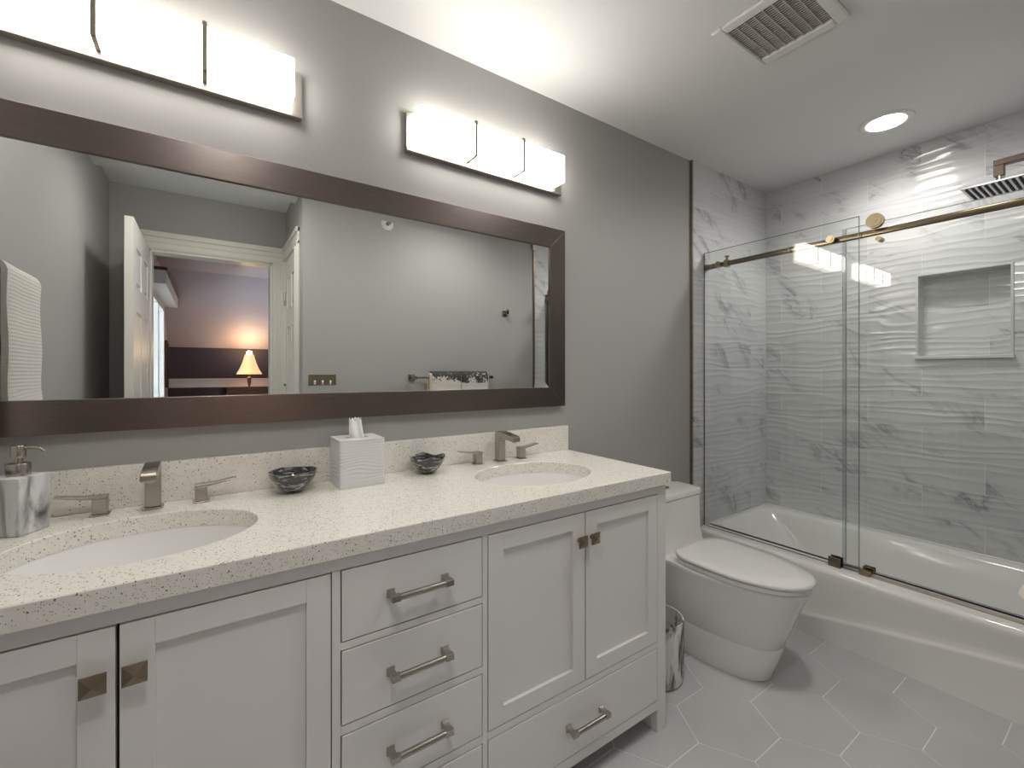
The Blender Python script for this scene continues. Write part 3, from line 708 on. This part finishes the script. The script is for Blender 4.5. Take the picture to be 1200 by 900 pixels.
for k in range(4):
    b = new(); k2 = (k+1) % 4; mitre(b, (o_[k], o_[k2]), (i_[k], i_[k2]))
    obj('frame_rail' if k % 2 == 0 else 'frame_stile', b, M['frame_h'] if k % 2 == 0 else M['frame_v'], parent=mi, bevel=0.0015)
b = new(); bv = 0.024; yb, yf = -0.0150, -0.0155
P0 = [(x, yb, z) for x, z in i_]; P1 = [(x+(bv if k in (0, 3) else -bv), yf, z+(bv if k in (0, 1) else -bv)) for k, (x, z) in enumerate(i_)]
V0 = [b.verts.new(p) for p in P0]; V1 = [b.verts.new(p) for p in P1]
side(b, V0, V1); b.faces.new(V1); VB = [b.verts.new((x, -0.003, z)) for x, y, z in P0]; b.faces.new(VB); side(b, V0, VB)
obj('mirror_glass', b, M['mirror'], parent=mi)

# ================================================================== vanity lights
def vanity_light(cx, label):
    t = thing('vanity_light', (cx, 0, 2.08), label, 'wall light', 'vanity bar lights')
    x0, x1 = cx-0.352, cx+0.352
    b = new(); bx(b, x0, x1, -0.020, -0.001, 2.004, 2.140); bx(b, x0, x1, -0.026, -0.001, 2.000, 2.012)
    obj('back_plate', b, M['steel'], parent=t, bevel=0.002)
    b = new(); bx(b, cx-0.323, cx+0.323, -0.079, -0.021, 2.029, 2.144); obj('shade', b, M['shade'], parent=t, bevel=0.004)
    for sx in (-0.108, 0.108):
        b = new(); a = cx+sx; h = 0.0050
        bx(b, a-h, a+h, -0.0850, -0.0795, 2.022, 2.151); bx(b, a-h, a+h, -0.0835, -0.019, 2.022, 2.0275); bx(b, a-h, a+h, -0.0835, -0.019, 2.1455, 2.151)
        obj('bracket', b, M['lampmetal'], parent=t)
vanity_light(0.917, 'lit three section frosted glass bar light above the right sink')
vanity_light(-0.118, 'lit three section frosted glass bar light at the top left of the photo')

# ================================================================== toilet
TX = 1.85
to = thing('toilet', (TX, -0.35, 0), 'white one piece skirted toilet with its lid closed beside the bathtub', 'toilet')
def dring(hw, yb, yf, z, ef=2.2, eb=5.0, ym=None, n=64, hwb=None):
    ym = ym if ym is not None else yb-(yb-yf)*0.42
    ring = []
    for i in range(n):
        a = 2*PI*i/n; c, s_ = math.cos(a), math.sin(a)
        e = ef if s_ < 0 else eb
        x = abs(c)**(2/e)*(1 if c >= 0 else -1); y = abs(s_)**(2/e)
        if s_ < 0: ring.append((TX+hw*x, ym-(ym-yf)*y, z))
        else:
            k = hw if hwb is None else hw+(hwb-hw)*y
            ring.append((TX+k*x, ym+(yb-ym)*y, z))
    return ring
b = new()
loft(b, [dring(0.122, -0.03, -0.612, 0.0, 2.4), dring(0.126, -0.03, -0.620, 0.008, 2.4), dring(0.1440, -0.03, -0.663, 0.146, 2.35),
         dring(0.1428, -0.03, -0.6615, 0.149, 2.35), dring(0.1450, -0.03, -0.6655, 0.152, 2.35),
         dring(0.157, -0.03, -0.695, 0.24, 2.3), dring(0.170, -0.03, -0.728, 0.33, 2.2), dring(0.178, -0.03, -0.752, 0.378, 2.2), dring(0.182, -0.03, -0.758, 0.392, 2.2), dring(0.178, -0.032, -0.753, 0.400, 2.2)])
obj('bowl', b, M['china'], parent=to, smooth=50)
b = new()
def trr(hw, yb, yf, z, r=0.035): return rrect(TX-hw, TX+hw, yf, yb, r, z, n=8)
loft(b, [trr(0.178, -0.025, -0.245, 0.385), trr(0.178, -0.025, -0.225, 0.42), trr(0.178, -0.025, -0.213, 0.47), trr(0.180, -0.025, -0.208, 0.60), trr(0.180, -0.025, -0.207, 0.626)])
obj('tank', b, M['china'], parent=to, smooth=50)
b = new(); loft(b, [trr(0.176, -0.03, -0.204, 0.626), trr(0.176, -0.03, -0.204, 0.630), trr(0.183, -0.022, -0.212, 0.631), trr(0.184, -0.021, -0.213, 0.650), trr(0.180, -0.025, -0.209, 0.657), trr(0.150, -0.05, -0.18, 0.660)])
tl_ = obj('tank_lid', b, M['china'], parent=to, smooth=50)
b = new(); cyl(b, (TX, -0.12, 0.659), (TX, -0.12, 0.665), 0.022, n=32); obj('flush_button', b, M['nickel'], parent=to, smooth=40)
b = new(); loft(b, [dring(0.172, -0.27, -0.752, 0.4015, 2.15, 4.5, -0.46), dring(0.176, -0.27, -0.758, 0.404, 2.15, 4.5, -0.46), dring(0.176, -0.27, -0.758, 0.418, 2.15, 4.5, -0.46), dring(0.172, -0.27, -0.754, 0.4205, 2.15, 4.5, -0.46)])
obj('seat', b, M['china'], parent=to, smooth=50)
b = new(); loft(b, [dring(0.178, -0.272, -0.764, 0.4235, 2.15, 4.5, -0.46), dring(0.182, -0.268, -0.770, 0.427, 2.15, 4.5, -0.46), dring(0.183, -0.267, -0.771, 0.436, 2.15, 4.5, -0.46), dring(0.177, -0.273, -0.763, 0.442, 2.15, 4.5, -0.46), dring(0.13, -0.31, -0.69, 0.4455, 2.15, 6, -0.47), dring(0.05, -0.42, -0.56, 0.447, 2.1, 2.5)])
obj('lid', b, M['china'], parent=to, smooth=60)
b = new()
b.free()
for sg in (-1, 1):
    b = new(); cyl(b, (TX+sg*0.075-0.02, -0.262, 0.420), (TX+sg*0.075+0.02, -0.262, 0.420), 0.010, n=20); obj('hinge', b, M['china'], parent=to, smooth=50)

# waste bin
bcx, bcy = 1.500, -0.345
wb_ = thing('waste_bin', (bcx, bcy, 0), 'ribbed white waste bin with black marbling between vanity and toilet', 'bin')
b = new(); rib = lambda t, z: 1+0.012*abs(math.sin(22*t))
prof = [(0.088, 0.0), (0.096, 0.006), (0.100, 0.02), (0.102, 0.20), (0.102, 0.242), (0.100, 0.246)]
rings = [[(bcx+r*rib(2*PI*i/264, z)*math.cos(2*PI*i/264), bcy+r*rib(2*PI*i/264, z)*math.sin(2*PI*i/264), z) for i in range(264)] for r, z in prof]
rings += [[(bcx+r*math.cos(2*PI*i/264), bcy+r*math.sin(2*PI*i/264), z) for i in range(264)] for r, z in ((0.096, 0.246), (0.095, 0.02), (0.02, 0.016))]
loft(b, rings); obj('bin_body', b, M['bin'], parent=wb_, smooth=40)

# ================================================================== bathtub
tub = thing('bathtub', (2.69, -0.75, 0), 'white alcove bathtub with a bowed apron behind the sliding glass', 'bathtub')
TY0, TY1, RZ = YF+TZ+0.001, -TZ-0.001, 0.350
b = new()
ys = [TY0+(TY1-TY0)*i/40 for i in range(41)]
rings = []
for y in ys:
    bow = 0.018*math.sin(PI*min(1, max(0, (y-TY0)/(TY1-TY0))))
    zc = 0.06+0.21*min(1, max(0, (-y-0.40)/1.2))**0.85
    xt = 2.306-bow
    pr_ = [(2.333, 0.0), (2.322, zc-0.022), (2.319, zc-0.012), (2.3195, zc-0.005), (2.323, zc+0.001), (2.325, zc+0.010)]
    for k in range(1, 6):
        f = k/5; pr_.append((2.325+(xt-2.325)*f**1.2, zc+0.010+(0.322-zc-0.010)*f))
    for k in range(1, 7):
        a = PI/2*k/6; pr_.append((xt+0.022*(1-math.cos(a)), 0.322+0.026*math.sin(a)))
    pr_ += [(xt+0.05, RZ), (2.41, RZ)]
    rings.append([(x, y, z) for x, z in pr_])
loft(b, rings, cap0=False, cap1=False, closed=False)
obj('apron', b, M['acryl'], parent=tub, smooth=60)
b = new()
def tr(x0, x1, y0, y1, r, z): return rrect(x0, x1, y0, y1, r, z, n=8)
outer = tr(2.39, XR-0.001, TY0, TY1, 0.002, RZ)
rings = [outer, tr(2.420, 2.995, TY0+0.08, TY1-0.030, 0.05, RZ), tr(2.426, 2.989, TY0+0.086, TY1-0.036, 0.05, RZ-0.003), tr(2.431, 2.983, TY0+0.095, TY1-0.046, 0.05, RZ-0.012),
         tr(2.455, 2.955, TY0+0.14, TY1-0.13, 0.08, RZ-0.10), tr(2.48, 2.93, TY0+0.16, TY1-0.22, 0.11, RZ-0.22), tr(2.52, 2.89, TY0+0.20, TY1-0.29, 0.11, RZ-0.285), tr(2.60, 2.82, TY0+0.30, TY1-0.40, 0.09, RZ-0.295)]
loft(b, rings, cap0=False, cap1=True)
obj('basin', b, M['acryl'], parent=tub, smooth=60)
b = new(); bx(b, XR-0.010, XR-0.001, TY0, TY1, RZ-0.002, RZ+0.010); bx(b, 2.39, XR-0.01, TY1-0.008, TY1, RZ-0.002, RZ+0.008); obj('tiling_flange', b, M['acryl'], parent=tub, bevel=0.003)

# ================================================================== glass enclosure
en = thing('shower_rail', (2.36, -0.75, 1.832), 'bronze sliding door rail across the tub opening with rollers and clamps', 'shower rail')
RX, RZL = 2.372, 1.832
b = new(); ri_ = rrect(-0.008, 0.008, -0.0135, 0.0135, 0.0045, 0, n=4)
loft(b, [[(RX+p[0], y, RZL+p[1]) for p in ri_] for y in (TY0+0.004, TY1-0.004)]); obj('rail', b, M['rail'], parent=en, smooth=35)
for ya, yc, yd in ((TY1, TY1-0.006, TY1-0.045), (TY0, TY0+0.006, TY0+0.045)):
    b = new(); cyl(b, (RX, ya, RZL), (RX, yc, RZL), 0.020); cyl(b, (RX, yc, RZL), (RX, yd, RZL), 0.0155); obj('wall_socket', b, M['bronze'], parent=en, smooth=40)
b = new(); bx(b, RX-0.014, RX+0.014, -0.150, -0.128, RZL-0.020, RZL+0.020); cyl(b, (RX, -0.139, RZL+0.020), (RX, -0.139, RZL+0.036), 0.007); cyl(b, (RX, -0.139, RZL+0.036), (RX, -0.139, RZL+0.042), 0.013)
cyl(b, (RX-0.010, -0.100, RZL), (RX-0.030, -0.100, RZL), 0.016)
obj('stopper', b, M['brass'], parent=en, smooth=35)
# fixed panel (room side of the rail)
GX = 2.350
def pane(name, x0, x1, y0, y1, z0, z1, label, em='glass_edge'):
    t = thing(name, ((x0+x1)/2, (y0+y1)/2, z0), label, 'glass panel')
    b = new(); e = 0.0009
    bx(b, x0, x1, y0+e, y1-e, z0+e, z1-e)
    obj('pane', b, M['glass'], parent=t)
    b = new(); bx(b, x0, x1, y0, y0+e, z0, z1); bx(b, x0, x1, y1-e, y1, z0, z1); bx(b, x0, x1, y0+e, y1-e, z1-e, z1); bx(b, x0, x1, y0+e, y1-e, z0, z0+e)
    obj('polished_edge', b, M[em], parent=t, label='green polished glass edge'); return t
g1 = pane('fixed_glass_panel', GX-0.004, GX+0.004, -0.752, TY1-0.003, RZ+0.004, 1.912, 'fixed clear glass panel standing on the tub rim against the tiled faucet wall')
b = new(); cyl(b, (GX-0.016, -0.647, 1.836), (GX-0.005, -0.647, 1.836), 0.0175, n=32); cyl(b, (GX-0.020, -0.647, 1.836), (GX-0.016, -0.647, 1.836), 0.010, n=24); cyl(b, (GX+0.005, -0.647, 1.836), (RX-0.008, -0.647, 1.836), 0.010, n=24)
obj('clamp', b, M['brass'], parent=g1, smooth=35)
g2 = pane('sliding_glass_door', 2.388, 2.396, -1.410, -0.688, RZ+0.010, 1.880, 'clear sliding glass door hanging from the bronze rail', 'door_edge')
M['seal'] = glass('translucent_seal', (0.84, 0.865, 0.88))
b = new(); bx(b, 2.3875, 2.3965, -0.688, -0.676, RZ+0.012, 1.878); obj('seal_strip', b, M['seal'], parent=g2)
def roller(y, dr):
    b = new(); x = GX-0.012
    cyl(b, (x-0.010, y, 1.872), (x+0.010, y, 1.872), 0.031, n=48); cyl(b, (x-0.013, y, 1.872), (x-0.010, y, 1.872), 0.024, n=40)
    cyl(b, (x-0.015, y, 1.872), (x-0.013, y, 1.872), 0.010, n=6); cyl(b, (x+0.010, y, 1.872), (2.388, y, 1.872), 0.009)
    obj('roller', b, M['brass'], parent=g2, smooth=35)
    b = new(); cyl(b, (GX-0.006, y-0.008, 1.797), (2.388, y-0.008, 1.797), 0.0105, n=24); obj('guide_pin', b, M['brass'], parent=g2, smooth=35)
g1_roll = (-0.812, -1.34)
roller(-0.812, 0); roller(-1.28, 0)
b = new(); bx(b, 2.331, 2.338, -0.688, -0.640, RZ, RZ+0.042); bx(b, 2.361, 2.368, -0.688, -0.640, RZ, RZ+0.042); bx(b, 2.331, 2.368, -0.688, -0.640, RZ, RZ+0.003)
bc = obj('bottom_clip', b, M['bronze'], bevel=0.001, label='small square bronze clip gripping the fixed panel on the tub rim', cat='clip')
b = new(); bx(b, 2.334, 2.352, -0.795, -0.755, RZ, RZ+0.020); bx(b, 2.352, 2.384, -0.795, -0.755, RZ, RZ+0.006); bx(b, 2.378, 2.385, -0.795, -0.755, RZ, RZ+0.026); bx(b, 2.399, 2.406, -0.795, -0.755, RZ, RZ+0.026); bx(b, 2.378, 2.406, -0.795, -0.755, RZ, RZ+0.006)
obj('door_guide', b, M['brass'], bevel=0.001, label='bronze door guide on the tub rim at the start of the threshold strip', cat='door guide')
b = new(); bx(b, 2.341, 2.365, TY0, -0.797, RZ, RZ+0.007); bx(b, 2.341, 2.345, TY0, -0.797, RZ+0.007, RZ+0.013)
obj('threshold_strip', b, M['steel'], bevel=0.001, label='slim metal threshold strip running along the tub rim under the sliding door', cat='threshold')

# shower head on its arm (from the opposite end wall)
sx_, sy_, sz_ = 2.60, -1.136, 1.963
sh = thing('rain_shower', (sx_, sy_, sz_), 'square rain shower head on a bent bronze arm above the tub', 'shower head')
b = new(); ar = 0.0165; az = 2.062
bx(b, sx_-ar, sx_+ar, YF+TZ, sy_+ar, az-0.011, az+0.011); bx(b, sx_-ar, sx_+ar, sy_-ar+0.004, sy_+ar, 2.008, az-0.011); bx(b, sx_-0.03, sx_+0.03, YF+TZ, YF+TZ+0.008, az-0.03, az+0.03)
obj('arm', b, M['dark_bronze'], parent=sh, bevel=0.0015)
b = new(); cyl(b, (sx_, sy_, sz_+0.016), (sx_, sy_, 2.009), 0.013); lathe(b, [(0.004, 0.0), (0.014, 0.004), (0.017, 0.010), (0.014, 0.017), (0.004, 0.021)], (sx_, sy_, sz_+0.006), n=24); obj('ball_joint', b, mat('chrome', (0.75, 0.75, 0.76), 0.08, 1.0), parent=sh, smooth=40)
b = new(); bx(b, sx_-0.096, sx_+0.096, sy_-0.096, sy_+0.096, sz_-0.001, sz_+0.007); obj('spray_plate', b, mat('dark_chrome', (0.5, 0.5, 0.51), 0.2, 1.0), parent=sh, bevel=0.002)
b = new()
for i in range(10):
    for j in range(10):
        x, y = sx_-0.081+0.018*i, sy_-0.081+0.018*j; cyl(b, (x, y, sz_-0.001), (x, y, sz_-0.006), 0.005, r2=0.0035, n=10)
nz_ = obj('nozzles', b, mat('nozzle_rubber', (0.04, 0.04, 0.045), 0.5), parent=sh)
nz_['kind'] = 'stuff'

# ================================================================== things on the opposite wall, seen in the mirror
sw = thing('light_switch', (0.586, YF, 1.17), 'triple toggle switch with a dark metal cover plate seen in the mirror', 'switch')
b = new(); bx(b, 0.505, 0.667, YF+0.0005, YF+0.006, 1.115, 1.215); obj('cover_plate', b, M['bronze'], parent=sw, bevel=0.002)
for x in (0.540, 0.586, 0.632):
    b = new(); bx(b, x-0.005, x+0.005, YF+0.006, YF+0.010, 1.152, 1.178); bx(b, x-0.004, x+0.004, YF+0.008, YF+0.020, 1.164, 1.174, rot=Matrix.Rotation(0.4, 3, 'X')); obj('toggle', b, M['plastic'], parent=sw)
hk = thing('robe_hook', (1.955, YF, 1.70), 'small square bronze robe hook on the wall opposite the mirror', 'hook')
b = new(); bx(b, 1.930, 1.975, YF+0.0005, YF+0.008, 1.675, 1.720); obj('base_plate', b, M['bronze'], parent=hk, bevel=0.001)
b = new(); bx(b, 1.944, 1.962, YF+0.008, YF+0.050, 1.689, 1.705); bx(b, 1.944, 1.962, YF+0.042, YF+0.050, 1.689, 1.725); obj('hook_arm', b, M['bronze'], parent=hk, bevel=0.001)
sp_ = thing('fire_sprinkler', (1.00, YF, 2.235), 'white round sidewall sprinkler high on the wall opposite the mirror', 'sprinkler')
b = new(); cyl(b, (1.0, YF+0.0005, 2.235), (1.0, YF+0.008, 2.235), 0.042, n=40, r2=0.036); obj('escutcheon', b, M['plastic'], parent=sp_, smooth=40)
b = new(); cyl(b, (1.0, YF+0.008, 2.235), (1.0, YF+0.035, 2.235), 0.013); bx(b, 0.985, 1.015, YF+0.035, YF+0.038, 2.23, 2.248); bx(b, 0.988, 0.991, YF+0.01, YF+0.036, 2.232, 2.238); bx(b, 1.009, 1.012, YF+0.01, YF+0.036, 2.232, 2.238); obj('sprinkler_head', b, M['lampmetal'], parent=sp_, smooth=40)
# towel bar with two towels
tb_ = thing('towel_bar', (1.48, YF, 1.2), 'square metal towel bar on the wall opposite the mirror', 'towel bar')
b = new(); bx(b, 1.15, 1.80, YF+0.066, YF+0.078, 1.185, 1.197); obj('bar', b, M['nickel'], parent=tb_, bevel=0.001)
for x in (1.17, 1.78):
    b = new(); bx(b, x-0.024, x+0.024, YF+0.0005, YF+0.010, 1.167, 1.215); bx(b, x-0.012, x+0.012, YF+0.010, YF+0.084, 1.179, 1.203); obj('post', b, M['nickel'], parent=tb_, bevel=0.0015)
def drape(name, x0, x1, ybar, zbar, zf, zb, tk, m, label, flare=0.0, cat='towel', group=None, axis='x', r0=0.012):
    """Folded cloth hung over a bar: a closed section swept along the bar."""
    sec = []
    def path(off):
        P = []
        r = r0+off
        for i in range(13):
            z = zf+(zbar-zf)*i/12; f = 1-i/12
            P.append((r+flare*f**4+0.002*math.sin(i*1.1), z))
        for i in range(1, 12):
            a = PI*i/12; P.append((r*math.cos(a), zbar+r*math.sin(a)))
        for i in range(13):
            z = zbar-(zbar-zb)*i/12; P.append((-r+0.0*i, z))
        return P
    inn, out = path(0.0), path(tk)
    sec = out+inn[::-1]
    b = new(); rings = []; nS = 16
    for k in range(nS+1):
        f = k/nS; u = x0+(x1-x0)*f; w = 0.0025*math.sin(f*9)
        e = min(f, 1-f)*2; sc = 1-0.10*(1-min(1, e*8))**2
        ring = []
        for (h, z) in sec:
            d = h+w*(1 if h > 0 else 0)*min(1, (zbar-z)/0.1+0.2 if z < zbar else 0.2)
            ring.append((u, ybar+d*sc, z) if axis == 'x' else (ybar+d*sc, u, z))
        rings.append(ring)
    loft(b, rings); return obj(name, b, m, smooth=50, label=label, cat=cat, group=group, loc=((x0, ybar, zf) if axis == 'x' else (ybar, x0, zf)))
ybar = YF+0.072
drape('bath_towel', 1.27, 1.745, ybar, 1.192, 0.80, 0.85, 0.022, M['beige_cotton'], 'thick beige bath towel folded over the bar under the patterned towels', flare=0.053, r0=0.010)
drape('patterned_hand_towel', 1.285, 1.505, ybar, 1.192, 0.98, 1.0, 0.010, M['deco'], 'black and white patterned hand towel on the bar, nearer the light switch', group='patterned hand towels', r0=0.034, flare=0.004)
drape('patterned_hand_towel', 1.512, 1.732, ybar, 1.192, 0.98, 1.0, 0.010, M['deco'], 'black and white patterned hand towel on the bar, nearer the shower tile', group='patterned hand towels', r0=0.034, flare=0.004)

# towel bar on the left wall with a waffle towel
wb2 = thing('side_towel_bar', (XL, -0.22, 1.48), 'short metal towel bar on the side wall by the soap dispenser', 'towel bar')
b = new(); bx(b, XL+0.083, XL+0.095, -0.40, -0.05, 1.472, 1.484); obj('bar', b, M['nickel'], parent=wb2, bevel=0.001)
for y in (-0.385, -0.065):
    b = new(); bx(b, XL+0.0005, XL+0.010, y-0.022, y+0.022, 1.456, 1.50); bx(b, XL+0.010, XL+0.101, y-0.011, y+0.011, 1.467, 1.489); obj('post', b, M['nickel'], parent=wb2, bevel=0.0015)
drape('waffle_hand_towel', -0.36, -0.10, XL+0.089, 1.478, 1.02, 1.05, 0.014, M['waffle'], 'white waffle weave hand towel draped over the side wall bar, seen in the mirror', axis='y', r0=0.012, flare=0.012)
